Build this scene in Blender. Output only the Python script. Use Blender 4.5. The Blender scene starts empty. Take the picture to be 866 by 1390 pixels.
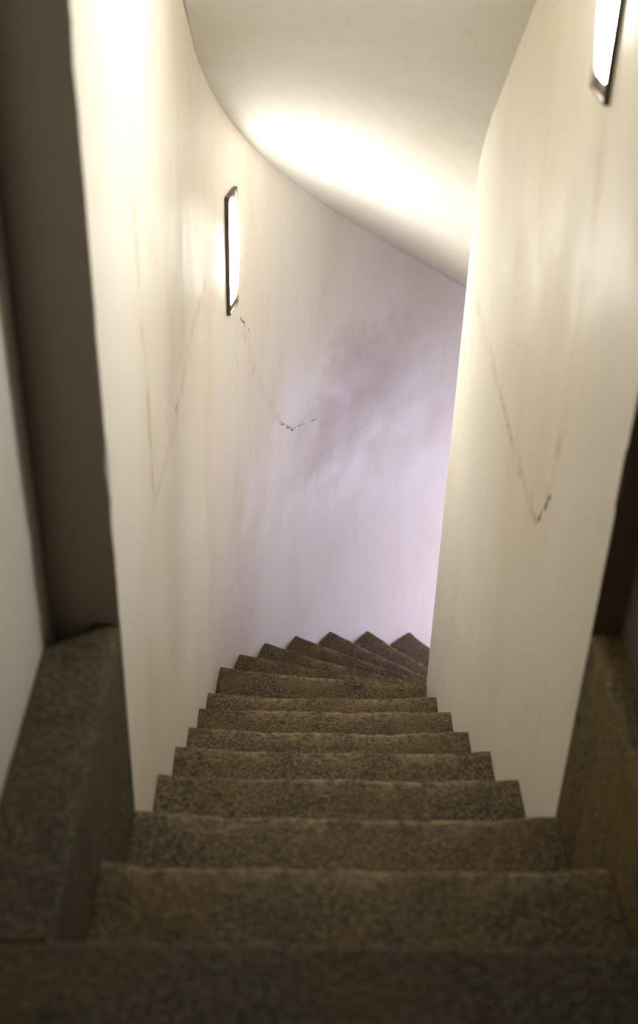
import bpy, math, random
from mathutils import Vector, Matrix, noise
random.seed(4)
COL = bpy.context.scene.collection
SC = bpy.context.scene

# ------------------------------------------------------------------ helpers
def link(name, verts, faces, mat, parent=None, smooth=True, kind=None):
    me = bpy.data.meshes.new(name)
    me.from_pydata([tuple(v) for v in verts], [], faces)
    me.validate(); me.update()
    if smooth:
        me.polygons.foreach_set('use_smooth', [True]*len(me.polygons))
        try: me.set_sharp_from_angle(angle=math.radians(38))
        except Exception: pass
    o = bpy.data.objects.new(name, me); COL.objects.link(o)
    if mat: me.materials.append(mat)
    if parent: o.parent = parent
    if kind: o['kind'] = kind
    return o

class G:                                   # collects quads grids into one mesh
    def __init__(s): s.v = []; s.f = []
    def grid(s, P, flip=False):            # P[i][j] points
        b = len(s.v); n = len(P); m = len(P[0])
        for r in P: s.v += [Vector(p) for p in r]
        for i in range(n-1):
            for j in range(m-1):
                q = (b+i*m+j, b+(i+1)*m+j, b+(i+1)*m+j+1, b+i*m+j+1)
                s.f.append(q[::-1] if flip else q)
    def weld(s, d=1e-5):
        key = {}; mp = []; nv = []
        for v in s.v:
            k = (round(v.x/d), round(v.y/d), round(v.z/d))
            if k not in key: key[k] = len(nv); nv.append(v)
            mp.append(key[k])
        nf = []
        for f in s.f:
            g = []
            for i in f:
                if mp[i] not in g: g.append(mp[i])
            if len(g) > 2: nf.append(tuple(g))
        s.v, s.f = nv, nf
    def build(s, name, mat, **k):
        s.weld(); o = link(name, s.v, s.f, mat, **k)
        import bmesh
        bm = bmesh.new(); bm.from_mesh(o.data); bmesh.ops.recalc_face_normals(bm, faces=bm.faces)
        bm.to_mesh(o.data); bm.free()
        return o

def nz(x, y, z, s=1.0): return noise.noise(Vector((x*s, y*s, z*s)))
def lin(a, b, n): return [a+(b-a)*i/n for i in range(n+1)]

# ------------------------------------------------------------------ materials
class NT:
    def __init__(s, name):
        m = bpy.data.materials.new(name); m.use_nodes = True; s.m = m
        s.t = m.node_tree; s.n = s.t.nodes; s.l = s.t.links
        s.b = s.n['Principled BSDF']
        s.tc = s.n.new('ShaderNodeTexCoord')
    def inp(s, node, k, v):
        if hasattr(v, 'is_output') or isinstance(v, bpy.types.NodeSocket): s.l.new(v, node.inputs[k])
        else: node.inputs[k].default_value = v
    def math(s, op, a, b=0.0, c=0.0, clamp=False):
        n = s.n.new('ShaderNodeMath'); n.operation = op; n.use_clamp = clamp
        s.inp(n, 0, a); s.inp(n, 1, b); s.inp(n, 2, c); return n.outputs[0]
    def vec(s, op, a, b=(0, 0, 0), out=0, scale=None):
        n = s.n.new('ShaderNodeVectorMath'); n.operation = op
        s.inp(n, 0, a); s.inp(n, 1, b)
        if scale is not None: s.inp(n, 3, scale)
        return n.outputs[out]
    def noise(s, scale, detail=4, rough=.55, vec=None, col=False, stretch=None):
        v = vec or s.tc.outputs['Object']
        if stretch: v = s.vec('MULTIPLY', v, stretch)
        n = s.n.new('ShaderNodeTexNoise'); s.l.new(v, n.inputs['Vector'])
        n.inputs['Scale'].default_value = scale; n.inputs['Detail'].default_value = detail
        n.inputs['Roughness'].default_value = rough
        return n.outputs['Color' if col else 'Fac']
    def ramp(s, f, a, b, lo=0.0, hi=1.0):
        n = s.n.new('ShaderNodeMapRange'); n.interpolation_type = 'SMOOTHSTEP'
        s.inp(n, 'Value', f); s.inp(n, 'From Min', a); s.inp(n, 'From Max', b)
        s.inp(n, 'To Min', lo); s.inp(n, 'To Max', hi); return n.outputs[0]
    def mix(s, f, a, b, op='MIX'):
        n = s.n.new('ShaderNodeMix'); n.data_type = 'RGBA'; n.blend_type = op
        s.inp(n, 0, f)
        s.inp(n, 6, a if not isinstance(a, tuple) else (*a, 1)); s.inp(n, 7, b if not isinstance(b, tuple) else (*b, 1))
        return n.outputs[2]
    def bump(s, h, strength, dist, prev=None):
        n = s.n.new('ShaderNodeBump'); s.inp(n, 'Height', h)
        n.inputs['Strength'].default_value = strength; n.inputs['Distance'].default_value = dist
        if prev: s.l.new(prev, n.inputs['Normal'])
        s.l.new(n.outputs[0], s.b.inputs['Normal']); return n.outputs[0]
    def seg(s, P, A, B):                   # distance of P to the segment AB
        A, B = Vector(A), Vector(B); ba = B-A
        pa = s.vec('SUBTRACT', P, tuple(A))
        h = s.math('MULTIPLY', s.vec('DOT_PRODUCT', pa, tuple(ba), out=1), 1/ba.length_squared, clamp=True)
        return s.vec('LENGTH', s.vec('SUBTRACT', pa, s.vec('SCALE', tuple(ba), scale=h)), out=1)
    def blob(s, P, c, r):
        d = s.vec('DIVIDE', s.vec('SUBTRACT', P, c), r)
        return s.ramp(s.vec('LENGTH', d, out=1), .05, 1.35, 1, 0)
    def out(s, col, rough=.5, spec=.5):
        s.inp(s.b, 'Base Color', col if not isinstance(col, tuple) else (*col, 1))
        s.inp(s.b, 'Roughness', rough); s.b.inputs['Specular IOR Level'].default_value = spec
        return s.m

def plaster(name, base, marks=(), cracks=(), light=(), wet=(), rough=.44, spec=.27, knocks=.4):
    """marks: soft brown seams; cracks: thin dark lines; light: pale patches, one a painted lamp reflection; wet: grimy patches of the paint"""
    t = NT(name); P0 = t.tc.outputs['Object']
    dn = t.vec('SUBTRACT', t.noise(9, 3, col=True), (.5, .5, .5))
    P = t.vec('ADD', P0, t.vec('SCALE', dn, scale=.055))
    PB = t.vec('ADD', P0, t.vec('SCALE', t.vec('SUBTRACT', t.noise(5, 4, .65, col=True), (.5, .5, .5)), scale=.40))
    dirt = tuple(b*k for b, k in zip(base, (.82, .76, .62)))
    col = t.mix(t.ramp(t.noise(1.7, 5, stretch=(1, 1, .45)), .42, .72, 0, .55), base, dirt)
    # fine vertical wiping streaks
    col = t.mix(t.ramp(t.noise(34, 3, stretch=(1, 1, .07)), .52, .75, 0, .22), col, dirt)
    for c, r, k in wet: col = t.mix(t.math('MULTIPLY', t.blob(PB, c, r), k), col, tuple(b*q for b, q in zip(base, (.60, .52, .50))))
    for c, r, k in light: col = t.mix(t.math('MULTIPLY', t.blob(PB, c, r), k), col, (.93, .91, .92))
    h = None
    brk = t.ramp(t.noise(11, 3), .40, .62)
    for A, B, w, k in marks:
        m = t.ramp(t.seg(P, A, B), 0.0, w*1.3, 1, 0)
        m = t.math('MULTIPLY', m, t.math('MULTIPLY_ADD', brk, .55*k, .08*k))
        col = t.mix(m, col, tuple(b*q for b, q in zip(base, (.60, .48, .34))))
        h = m if h is None else t.math('ADD', h, m)
    P2 = t.vec('ADD', P0, t.vec('SCALE', t.vec('SUBTRACT', t.noise(30, 3, col=True), (.5, .5, .5)), scale=.022))
    for A, B, w, k in cracks:
        m = t.math('MULTIPLY', t.ramp(t.seg(P2, A, B), w*.3, w, 1, 0), t.math('MULTIPLY', t.ramp(t.noise(26, 2), .40, .55), k))
        col = t.mix(m, col, (.10, .075, .05))
    # small knocks
    sp = t.ramp(t.noise(70, 1), .745, .79, 0, knocks)
    col = t.mix(sp, col, (.25, .18, .12))
    b1 = t.bump(t.noise(7, 3), .35, .004)
    b2 = t.bump(t.noise(60, 4), .20, .0010, b1)
    if h is not None: t.bump(h, .4, -.002, b2)
    return t.out(col, t.ramp(t.noise(5, 3), .3, .7, rough, rough+.13), spec)

def granite(name, c_dark, c_mid, c_light, ochre=.35, rough=.75):
    t = NT(name)
    n1 = t.noise(125, 4, .7); n2 = t.noise(190, 3, .75)
    col = t.mix(t.ramp(n1, .42, .60), c_dark, c_mid)
    col = t.mix(t.ramp(n2, .58, .70, 0, .85), col, c_light)
    v = t.n.new('ShaderNodeTexVoronoi'); v.inputs['Scale'].default_value = 120
    t.l.new(t.tc.outputs['Object'], v.inputs['Vector'])
    col = t.mix(t.ramp(v.outputs['Distance'], .10, .34, .65, 0), col, c_dark)
    col = t.mix(t.ramp(t.noise(5.5, 4), .42, .68, 0, ochre), col, tuple(a*b for a, b in zip(c_mid, (1.0, .80, .45))))
    col = t.mix(t.ramp(t.noise(13, 5, .7), .50, .66, 0, .5), col, c_dark)
    # dark spots of grime
    col = t.mix(t.ramp(t.noise(16, 1), .70, .77, 0, .7), col, tuple(a*.4 for a in c_dark))
    at = t.n.new('ShaderNodeAttribute'); at.attribute_name = 'wear'
    wm = t.math('MULTIPLY', at.outputs['Fac'], t.ramp(t.noise(60, 3), .35, .62, .08, .55))
    col = t.mix(wm, col, tuple(a*1.15 for a in c_light))
    b1 = t.bump(n1, .8, .004)
    t.bump(t.noise(24, 5, .65), .6, .010, b1)
    return t.out(col, rough, .35)

CX, CY, RO, RI = 2.15, 1.44, 2.5, 1.8
def pol(r, deg, z=0.0):
    a = math.radians(deg); return Vector((CX-r*math.cos(a), CY+r*math.sin(a), z))
HW = .35
BASE = (.88, .84, .745)

L_marks = [((-HW, .385, 1.75), (-HW, .39, .92), .022, .55), ((-HW, .39, .92), (-HW, .41, .54), .022, .75),
           ((-HW, .41, .54), (-HW, .435, .31), .020, .85), ((-HW, .435, .31), (-HW, .84, .275), .022, .8),
           ((-HW, .84, .275), (-HW, 1.57, .253), .024, .6),
           ((-.28, 2.03, -.05), (-.24, 2.17, -.31), .022, .5), ((-.24, 2.17, -.31), (-.15, 2.42, -.66), .022, .35),
           ((.01, 2.74, -.83), (.05, 2.80, -1.05), .030, .6)]
L_cracks = [(pol(RO, 13.4, -.045), pol(RO, 15.8, -.14), .006, .8), (pol(RO, 23, -.655), pol(RO, 25.3, -.735), .008, .95),
            (pol(RO, 25.3, -.735), pol(RO, 31, -.80), .006, .6), ((-HW, .42, .56), (-HW, .43, .30), .006, .6),
            ((-HW, .80, .30), (-HW, .90, .27), .006, .5)]
L_light = [(pol(RO, 27.5, -.62), (.20, .20, .13), .8), (pol(RO, 21, -.60), (.07, .08, .10), .4)]
L_wet = [(pol(RO, 37, -.80), (.44, .44, .32), .75), (pol(RO, 30, -1.0), (.12, .12, .12), .35), ((-HW, .95, .42), (.3, .28, .22), .3),
         ((-HW, .7, -.1), (.3, .3, .4), .22)]
M_LEFT = plaster('aged_cream_plaster_outer', BASE, L_marks, L_cracks, L_light, L_wet)
R_marks = [((HW, .372, 1.02), (HW, .357, .50), .034, .5), ((HW, .357, .50), (HW, .38, .36), .022, .6), ((HW, 1.48, .29), (HW, .984, .294), .03, .55),
           ((HW, .984, .294), (HW, .63, .273), .026, .6), ((HW, .63, .273), (HW, .44, .28), .016, .7), ((HW, 1.45, .30), (HW, 1.3, .05), .03, .3)]
R_cracks = [((HW, .43, .292), (HW, .36, .395), .007, .95), ((HW, .97, .293), (HW, .72, .28), .007, .35), ((HW, .50, .30), (HW, .44, .285), .006, .7)]
M_RIGHT = plaster('aged_cream_plaster_inner', BASE, R_marks, R_cracks, [((HW, .45, .86), (.2, .14, .12), .30)],  # pale blob: reflection of the left lamp painted into the wall colour
                  [((HW, .15, .72), (.3, .42, .45), .3), ((HW, .9, .6), (.3, .45, .22), .2)])
M_CEIL = plaster('cream_ceiling_plaster', (.81, .79, .735), rough=.7, spec=.2, knocks=0)
M_FRONT = plaster('grey_white_paint', (.74, .71, .65))
M_BACK = plaster('brown_painted_wall', (.10, .08, .06))
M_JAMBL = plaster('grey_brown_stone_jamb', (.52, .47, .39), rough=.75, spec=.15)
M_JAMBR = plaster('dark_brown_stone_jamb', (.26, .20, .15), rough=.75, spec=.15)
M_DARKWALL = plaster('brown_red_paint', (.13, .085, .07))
M_GRAN = granite('worn_brown_granite', (.034, .025, .013), (.165, .122, .060), (.40, .32, .19))
M_GRANL = granite('worn_grey_granite', (.036, .028, .016), (.125, .100, .060), (.30, .25, .165), .35)
M_GRANR = granite('mossy_ochre_granite', (.050, .038, .015), (.20, .145, .055), (.30, .24, .12), .6)
t = NT('dark_gap_soil'); M_GAP = t.out(t.mix(t.noise(40), (.012, .009, .006), (.03, .022, .014)), .95, .1)
t = NT('tan_metal'); M_TAN = t.out(t.mix(t.noise(20), (.05, .04, .025), (.08, .065, .04)), .45, .5)
t = NT('dark_bronze_metal'); M_PLATE = t.out(t.mix(t.noise(20), (.05, .04, .025), (.08, .065, .04)), .6, .3)
t = NT('lamp_diffuser'); t.b.inputs['Emission Color'].default_value = (1, .963, .905, 1); t.b.inputs['Emission Strength'].default_value = 62
M_LAMP = t.out((.9, .88, .84), .4)
t = NT('glowing_frosted_glass'); t.b.inputs['Emission Color'].default_value = (.68, .65, 1, 1); t.b.inputs['Emission Strength'].default_value = 18.5  # glowing pane of the unseen window, assumed source of the lavender light
M_DAY = t.out((.8, .8, .85), .5)
t = NT('painted_window_wood'); M_WOOD = t.out(t.mix(t.noise(12), (.5, .47, .42), (.6, .57, .5)), .5)

# ------------------------------------------------------------------ stair lines
ZS = [.0, -.2022, -.4030, -.6040, -.7985, -.9951]
YS = [0, .2728, .5430, .8080, 1.0821, 1.3527]
H = .1990
FLOOR_Z = .392
ANG = {7: 5.9, 8: 12.8, 9: 19.9, 10: 27.0, 11: 34.2, 12: 41.3, 13: 48.9}
LAST = 21
def zk(k):
    if k == -1: return FLOOR_Z
    if k == 0: return .199
    if k <= 6: return ZS[k-1]
    return ZS[5]-(k-6)*H
def nos(k, u):                             # point on the nosing line k, u 0..1 left to right
    if k <= 6:
        y = {-1: -.541, 0: -.2705}.get(k, YS[k-1] if k > 0 else 0)
        y += .004*math.sin(3.1*k)*(u-.5)
        return Vector((-HW+2*HW*u, y, 0))
    a = ANG.get(k, 48.9+(k-13)*7.2)
    return pol(RO+(RI-RO)*u, a)

def sstep(x): x = max(0, min(1, x)); return x*x*(3-2*x)
def make_step(k, parent):
    z0 = zk(k); hh = z0-zk(k+1) if k < LAST else H
    NU = 56
    us = lin(0, 1, NU); g = G(); rad = .013+.004*((k*7) % 3)/2
    rows = []                              # profile rows from back to front and down, then bottom and back
    for u in us:
        a = nos(k-1, u); b = nos(k, u); d = (b-a).normalized(); L = (b-a).length
        back = a-d*.03
        e = min(u, 1-u); sidef = sstep(e/.10)
        wob = nz(u*4, k*3.7, 0)*.5+nz(u*11, k*1.9, 5)*.25
        dip = (.0085+.004*math.sin(k*2.3))*sstep(e/.33)+.006*wob*sidef
        back_cut = .005*sidef*(.6+wob)+.003*nz(u*30, k, 2)*sidef
        chip = max(0, nz(u*17, k*5.1, 9)-.28)*.035*sidef
        r = rad+chip
        prof = []
        for q in (0, .03/(L+.03)+.001, .12, .25, .38, .5, .62, .72, .80, .87, .93):
            p = back.lerp(b, q); qq = sstep((q-.45)/.5)
            p.z = z0-dip*qq-.002*sidef*abs(nz(p.x*7, p.y*7, k))*sstep(q*4)*sstep((1-q)*4)
            prof.append(p)
        for i in range(7):
            an = math.pi/2*i/6
            p = b-d*(back_cut+r*(1-math.sin(an))); p.z = z0-dip-r*(1-math.cos(an)); prof.append(p)
        for fz in (.35, .6, .8, 1):
            p = b-d*back_cut*(1-fz*.5); p.z = (z0-dip-r)*(1-fz)+(z0-hh)*fz; prof.append(p)
        p = back.copy(); p.z = z0-hh; prof.append(p)
        prof.append(prof[0].copy())
        rows.append(prof)
    g.grid(rows)
    wear = {}
    for i, row in enumerate(rows):
        u = us[i]
        for j, p in enumerate(row):
            q = {8: .10, 9: .35, 10: .7}.get(j, 0)
            if 11 <= j <= 15: q = 1
            if j in (16, 17): q = .5
            q *= .35+.65*sstep(min(u, 1-u)/.22)
            q *= max(0, min(1, .75+1.3*nz(u*7, k*2.7, 3)))
            wear[(round(p.x*1e5), round(p.y*1e5), round(p.z*1e5))] = q
    # end caps
    n0 = len(g.v); m = len(rows[0])
    g.f.append(tuple(range(m-1))); g.f.append(tuple(range(NU*m+m-2, NU*m-1, -1)))
    o = g.build('step', M_GRAN, parent=parent)
    at = o.data.attributes.new('wear', 'FLOAT', 'POINT')
    for i, v in enumerate(o.data.vertices):
        at.data[i].value = wear.get((round(v.co.x*1e5), round(v.co.y*1e5), round(v.co.z*1e5)), 0)
    return o

stair = bpy.data.objects.new('staircase', None); COL.objects.link(stair)
stair['label'] = 'worn brown granite staircase winding down to the right between cream plaster walls'
stair['category'] = 'staircase'
stair.location = (0, 0, 0)
for k in range(0, LAST+1): make_step(k, stair)

# ------------------------------------------------------------------ landing floor (cut round the stair well)
def slab(name, x0, x1, y0, y1, z0, z1, mat, nx=10, ny=10, amp=.002, skip=(), r=.008, **kw):
    g = G()
    def top(x, y):
        e = min(x-x0, x1-x, y-y0, y1-y)
        z = z1-(r*(1-math.sqrt(max(0, 1-(1-min(e, r)/r)**2))) if r else 0)+amp*nz(x*9, y*9, z1*3)*min(1, e/.02)
        return Vector((x, y, z))
    def ax(a, b, n):
        return sorted(set([a, a+r*.15, a+r*.5, a+r]+[round(v, 5) for v in lin(a+r*2, b-r*2, n)]+[b-r, b-r*.5, b-r*.15, b]))
    X, Y = ax(x0, x1, nx), ax(y0, y1, ny)
    T = [[top(x, y) for y in Y] for x in X]
    g.grid(T)
    lo = lambda p: Vector((p.x, p.y, z0))
    g.grid([[p, lo(p)] for p in T[0]]); g.grid([[p, lo(p)] for p in T[-1]])
    g.grid([[r_[0], lo(r_[0])] for r_ in T]); g.grid([[r_[-1], lo(r_[-1])] for r_ in T])
    g.grid([[Vector((x0, y0, z0)), Vector((x0, y1, z0))], [Vector((x1, y0, z0)), Vector((x1, y1, z0))]])
    return g.build(name, mat, **kw)
XL, XR = -.452, .392
slab('floor', XL, XR, -2.6, -.541, FLOOR_Z-H-.001, FLOOR_Z, M_GRANL, 30, 50, .003, kind='structure')

def side_stone(name, xin, xout, mat, label, notch):
    """stone flanking the first steps: top level with the landing, rough inner arris"""
    sgn = 1 if xin > xout else -1
    g = G(); ys = lin(-.5405, -.002, 60); rows = []
    for y in ys:
        q = (y+.54)/.54
        w1 = .004*nz(y*14, xin*9, 1)+.0025*nz(y*45, xin, 4)
        r = .012+.008*abs(nz(y*6, 3, xin))
        row = []
        depth = 0
        for s in (0, .1, .2, .3, .4, .5, .6, .7, .8, .88):
            x = xout+(xin-sgn*r-xout)*s
            z = FLOOR_Z-.003*abs(nz(x*25, y*25, 2))-.002*nz(x*8, y*8, 7)
            if notch:
                lim = -.058+.11*s*.75+.012*nz(s*6, 1, 3)       # wedge shaped hole at the back
                z -= .05*sstep((y-lim)/.012)*(1 if s < .55 else sstep((.72-s)/.17))
            row.append(Vector((x, y, z)))
        for i in range(6):
            an = math.pi/2*i/5
            row.append(Vector((xin-sgn*r*(1-math.sin(an)), y, FLOOR_Z-r*(1-math.cos(an))-.002)))
        for z in lin(FLOOR_Z-r-.004, -.20, 12)[1:]:
            row.append(Vector((xin-sgn*(.001+.002*abs(nz(y*22, z*22, 6)))-sgn*max(0, w1)*.6, y, z)))
        row.append(Vector((xout, y, -.20))); row.append(row[0].copy())
        rows.append(row)
    g.grid(rows); m = len(rows[0])
    g.f.append(tuple(range(m-1))); g.f.append(tuple(range(60*m+m-2, 60*m-1, -1)))
    o = g.build(name, mat); o['label'] = label; o['category'] = 'stone block'
    return o
side_stone('stone_block', -HW, XL, M_GRANL, 'grey granite block level with the landing, left of the top steps, beside the pale wall', True)
side_stone('stone_block', HW, XR, M_GRANR, 'ochre brown mossy granite block right of the top steps below the dark jamb', False)

# ------------------------------------------------------------------ walls
Z0, Z1 = -4.9, 2.35
def wall(name, path, normal_side, mat, thick, ends=True, zs=None, wob=.0022, jag=True, jamb=None):
    """path: xy points of the visible face; solid wall grown away from the stair"""
    zs = zs or lin(Z0, Z1, 150)
    g = G(); F = []; B = []
    n = len(path)
    for i, p in enumerate(path):
        a = path[max(0, i-1)]; b = path[min(n-1, i+1)]; d = (b-a).normalized()
        nn = Vector((-d.y, d.x, 0))*normal_side
        F.append([]); B.append([])
        for z in zs:
            o = 0
            if i == 0 and jag: o = .0035*nz(0, 0, z*22+normal_side*9)+.003*nz(3, 1, z*60)-max(0, nz(5, 2, z*13)-.3)*.02
            sw = wob*nz(p.x*2.5, p.y*2.5, z*2.2)*(0 if i < 2 else 1)
            w = p+nn*(sw+abs(min(0, o)))+(d*max(0, -o) if i == 0 else Vector((0, 0, 0)))
            F[-1].append(Vector((w.x, w.y, z)))
            q = p+nn*thick; B[-1].append(Vector((q.x, q.y, z)))
    g.grid(F); g.grid(B)
    # end face has its own cross subdivision
    g.grid([F[0], B[0]]); g.grid([F[-1], B[-1]])
    g.grid([[f[0], b[0]] for f, b in zip(F, B)]); g.grid([[f[-1], b[-1]] for f, b in zip(F, B)])
    o = g.build(name, mat, kind='structure')
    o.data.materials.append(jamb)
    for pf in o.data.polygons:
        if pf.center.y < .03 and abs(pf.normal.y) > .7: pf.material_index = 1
    return o
END = 88
lp = [Vector((-HW-.004*sstep((y-1.075)/.05)*(1-sstep((y-1.16)/.28)), y, 0)) for y in [0, .006, .02]+lin(.06, 1.07, 24)+lin(1.08, 1.13, 6)+lin(1.16, CY, 8)]+[pol(RO, a) for a in lin(1.5, END, 70)]
rp = [Vector((HW, y, 0)) for y in [0, .006, .02]+lin(.06, CY, 30)]+[pol(RI, a) for a in lin(1.5, END, 70)]
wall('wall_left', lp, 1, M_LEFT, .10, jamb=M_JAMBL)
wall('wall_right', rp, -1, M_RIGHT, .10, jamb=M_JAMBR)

def panel(name, a, b, z0, z1, thick, mat, amp=.002):      # straight wall between a and b, face on the a-b line, grown to the left of a->b
    a, b = Vector((*a, 0)), Vector((*b, 0)); d = (b-a).normalized(); nn = Vector((-d.y, d.x, 0))
    g = G(); U = lin(0, 1, 24); Z = lin(z0, z1, 24)
    F = [[a.lerp(b, u)+Vector((0, 0, z))+nn*abs(amp*nz(u*4, z*3, amp*900)) for z in Z] for u in U]
    B = [[a.lerp(b, u)+Vector((0, 0, z))+nn*thick for z in Z] for u in U]
    g.grid(F); g.grid(B); g.grid([F[0], B[0]]); g.grid([F[-1], B[-1]])
    g.grid([[f[0], q[0]] for f, q in zip(F, B)]); g.grid([[f[-1], q[-1]] for f, q in zip(F, B)])
    return g.build(name, mat, kind='structure')
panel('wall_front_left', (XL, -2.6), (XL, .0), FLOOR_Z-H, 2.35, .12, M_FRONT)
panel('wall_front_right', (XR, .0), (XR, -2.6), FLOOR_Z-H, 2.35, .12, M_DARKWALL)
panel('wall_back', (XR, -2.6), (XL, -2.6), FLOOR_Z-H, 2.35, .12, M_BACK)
# end wall at the foot of the visible flight; unseen window added for the lavender light
ew0, ew1 = pol(RO, END), pol(RI, END)
d = (ew1-ew0).normalized(); up = Vector((0, 0, 1)); out = Vector((d.y, -d.x, 0))
if out.dot(pol(2.1, END+5)-pol(2.1, END)) < 0: out = -out
zf = zk(18)-.0
def boxmesh(g, o, ax, ay, az):
    c = [o+ax*i+ay*j+az*k for i in (0, 1) for j in (0, 1) for k in (0, 1)]; b = len(g.v); g.v += c
    g.f += [(b, b+1, b+3, b+2), (b+4, b+6, b+7, b+5), (b, b+4, b+5, b+1), (b+2, b+3, b+7, b+6), (b, b+2, b+6, b+4), (b+1, b+5, b+7, b+3)]
W0, W1, WZ0, WZ1 = .10, .60, -2.75, -1.75
for i, (u0, u1, z0, z1) in enumerate(((0, W0, Z0, Z1), (W1, .70, Z0, Z1), (W0, W1, Z0, WZ0), (W0, W1, WZ1, Z1))):
    pass
g = G()
for (u0, u1, z0, z1) in ((0, W0, Z0, 0), (W1, .70, Z0, 0), (W0, W1, Z0, WZ0), (W0, W1, WZ1, 0)):
    boxmesh(g, ew0+d*u0+up*z0, d*(u1-u0), out*.15, up*(z1-z0))
link('wall_end', g.v, g.f, M_CEIL, smooth=False, kind='structure')
win = bpy.data.objects.new('unseen_window_1', None); COL.objects.link(win); win['kind'] = 'structure'
g = G(); 
for (u0, u1, z0, z1) in ((W0, W0+.04, WZ0, WZ1), (W1-.04, W1, WZ0, WZ1), (W0+.04, W1-.04, WZ0, WZ0+.04), (W0+.04, W1-.04, WZ1-.04, WZ1), (.335, .365, WZ0+.04, WZ1-.04)):
    boxmesh(g, ew0+d*u0+up*z0+out*.03, d*(u1-u0), out*.04, up*(z1-z0))
link('window_frame', g.v, g.f, M_WOOD, parent=win, smooth=False)
g = G(); boxmesh(g, ew0+d*(W0+.03)+up*(WZ0+.03)+out*.045, d*(W1-W0-.06), out*.01, up*(WZ1-WZ0-.06))
link('pane', g.v, g.f, M_DAY, parent=win, smooth=False)

# ------------------------------------------------------------------ ceiling: smooth soffit winding down with the stair
def zl(s):      # outer seam height; s = y on the straight, then CY + arc parameter in degrees
    kind, v = s
    if kind == 'y': return 1.016+.66*(1.29-v)
    return .905-.0275*v if v > 4 else (.9170-.0305*v)
def zr(s):
    kind, v = s
    if kind == 'y':
        return 1.079+.86*(1.057-v) if v > .75 else 1.343+.60*(.75-v)
    return .745-.0278*v
S = [('y', y) for y in lin(.0, 1.40, 40)]+[('a', a) for a in lin(0, END, 110)]
raw = []
for s in S:
    if s[0] == 'y': a, b = Vector((-HW, s[1], 0)), Vector((HW, s[1], 0))
    else: a, b = pol(RO, s[1]), pol(RI, s[1])
    raw.append([a, b, zl(s), zr(s)])
for _ in range(6):                          # ease the joins
    zz = [(r[2], r[3]) for r in raw]
    for i in range(1, len(raw)-1):
        raw[i][2] = (zz[i-1][0]+2*zz[i][0]+zz[i+1][0])/4; raw[i][3] = (zz[i-1][1]+2*zz[i][1]+zz[i+1][1])/4
ARCH = .035
T = []; Bk = []
for a, b, za, zb in raw:
    row = []; bk = []
    for j in range(33):
        u = j/32; p = a.lerp(b, u)
        arch = ARCH*(1-(2*u-1)**2)
        p.z = za*(1-u)+zb*u+arch+.002*nz(p.x*3, p.y*3, 0)*min(1, 8*min(u, 1-u))
        row.append(p.copy()); bk.append(p+Vector((0, 0, .12)))
    T.append(row); Bk.append(bk)
g = G(); g.grid(T); g.grid(Bk)
g.grid([T[0], Bk[0]]); g.grid([T[-1], Bk[-1]])
g.grid([[t_[0], b_[0]] for t_, b_ in zip(T, Bk)]); g.grid([[t_[-1], b_[-1]] for t_, b_ in zip(T, Bk)])
g.build('ceiling', M_CEIL, kind='structure')
g = G(); boxmesh(g, Vector((XL, -2.6, 2.35)), Vector((XR-XL, 0, 0)), Vector((0, 2.72, 0)), Vector((0, 0, .1)))
link('ceiling_landing', g.v, g.f, M_BACK, smooth=False, kind='structure')
# wall piece over the opening
g = G(); boxmesh(g, Vector((-HW, .0, 2.06)), Vector((2*HW, 0, 0)), Vector((0, .12, 0)), Vector((0, 0, .29)))
link('trim_lintel', g.v, g.f, M_FRONT, smooth=False, kind='structure')

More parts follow.
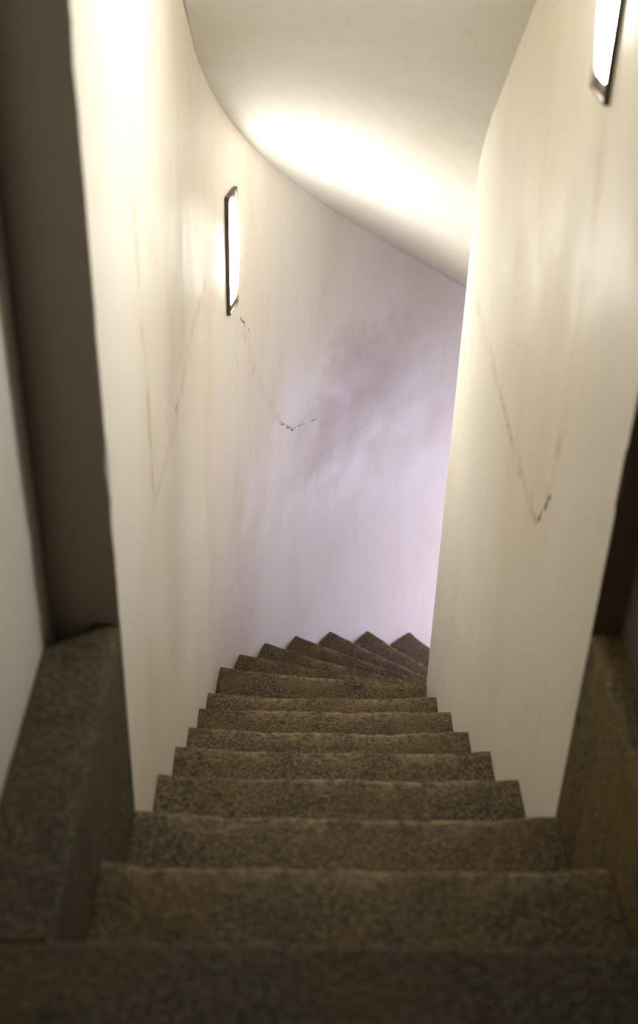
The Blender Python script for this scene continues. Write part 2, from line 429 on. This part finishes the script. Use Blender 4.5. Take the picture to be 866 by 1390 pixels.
# ------------------------------------------------------------------ wall lights
def wall_light(loc, ang, label):
    """long upright recessed light: local x along the wall, local y out of the wall"""
    e = bpy.data.objects.new('wall_light', None); COL.objects.link(e)
    e.location = loc; e.rotation_euler = (0, 0, ang); e['label'] = label; e['category'] = 'wall light'
    w, h, dp, t = .050, .182, .0085, .0035
    g = G()
    prof = [(0, 0), (0, dp), (t*.3, dp+.0015), (t*.8, dp+.0015), (t, dp), (t, .001)]
    rows = []
    for inset, y in prof:
        a, b = w-inset, h-inset
        rows.append([Vector(q) for q in ((-a, y, -b), (a, y, -b), (a, y, b), (-a, y, b), (-a, y, -b))])
    g.grid(rows)
    g.build('frame', M_TAN, parent=e, smooth=False)
    g = G(); a, b = w-t, h-t
    boxmesh(g, Vector((-a, .0003, -b)), Vector((2*a, 0, 0)), Vector((0, .002, 0)), Vector((0, 0, 2*b)))
    g.build('backplate', M_PLATE, parent=e, smooth=False)
    # bowed diffuser: lens outline, bulging at mid height
    g = G(); rows = []
    N = 28
    for i in range(N+1):
        v = -1+2*i/N; zz = v*(h-.026)
        bul = .004+.0105*(1-v*v); hw = (w-.006)*(1-.40*abs(v)**7)
        row = []
        for j in range(9):
            q = -1+2*j/8
            row.append(Vector((q*hw, .003+bul*(1-.12*q*q), zz)))
        row = [Vector((-hw, .0025, zz))]+row+[Vector((hw, .0025, zz))]
        rows.append(row)
    g.grid(rows)
    g.f.append(tuple(range(11))); g.f.append(tuple(range(N*11+10, N*11-1, -1)))
    g.build('diffuser', M_LAMP, parent=e)
    return e
A = 11.3
p = pol(RO-.003, A, .200)
n = Vector((math.cos(math.radians(A)), -math.sin(math.radians(A)), 0))
wall_light(p, math.atan2(n.y, n.x)-math.pi/2, 'narrow upright lit wall light low on the curved left wall, small in the picture')
wall_light(Vector((HW-.0012, .425, 1.245)), math.pi/2, 'upright lit wall light on right wall, cut by the top of the picture')

# ------------------------------------------------------------------ world + camera
w = bpy.data.worlds.new('world'); SC.world = w; w.use_nodes = True
w.node_tree.nodes['Background'].inputs[0].default_value = (.5, .45, .4, 1)
w.node_tree.nodes['Background'].inputs[1].default_value = .02

f, pitch, yaw, roll = 1613.83, .568928, .0234326, .0324728
F = Vector((math.sin(yaw)*math.cos(pitch), math.cos(yaw)*math.cos(pitch), -math.sin(pitch)))
R = F.cross(Vector((0, 0, 1))).normalized(); D = F.cross(R)
c, s = math.cos(roll), math.sin(roll)
R2 = c*R-s*D; D2 = c*D+s*R
cam = bpy.data.cameras.new('camera'); co = bpy.data.objects.new('camera', cam); COL.objects.link(co)
m = Matrix((R2, -D2, -F)).transposed().to_4x4(); m.translation = Vector((-.0951963, -1.3659137, 1.5246193)); co.matrix_world = m
cam.sensor_fit = 'VERTICAL'; cam.sensor_height = 36; cam.lens = f*36/1390; cam.shift_y = -45/1390
cam.clip_start = .02
cam.dof.use_dof = True; cam.dof.focus_distance = 3.7; cam.dof.aperture_fstop = 2.8
SC.camera = co
vs = SC.view_settings; vs.view_transform = 'Standard'; vs.look = 'None'; vs.gamma = 1; vs.exposure = .42; vs.use_curve_mapping = False
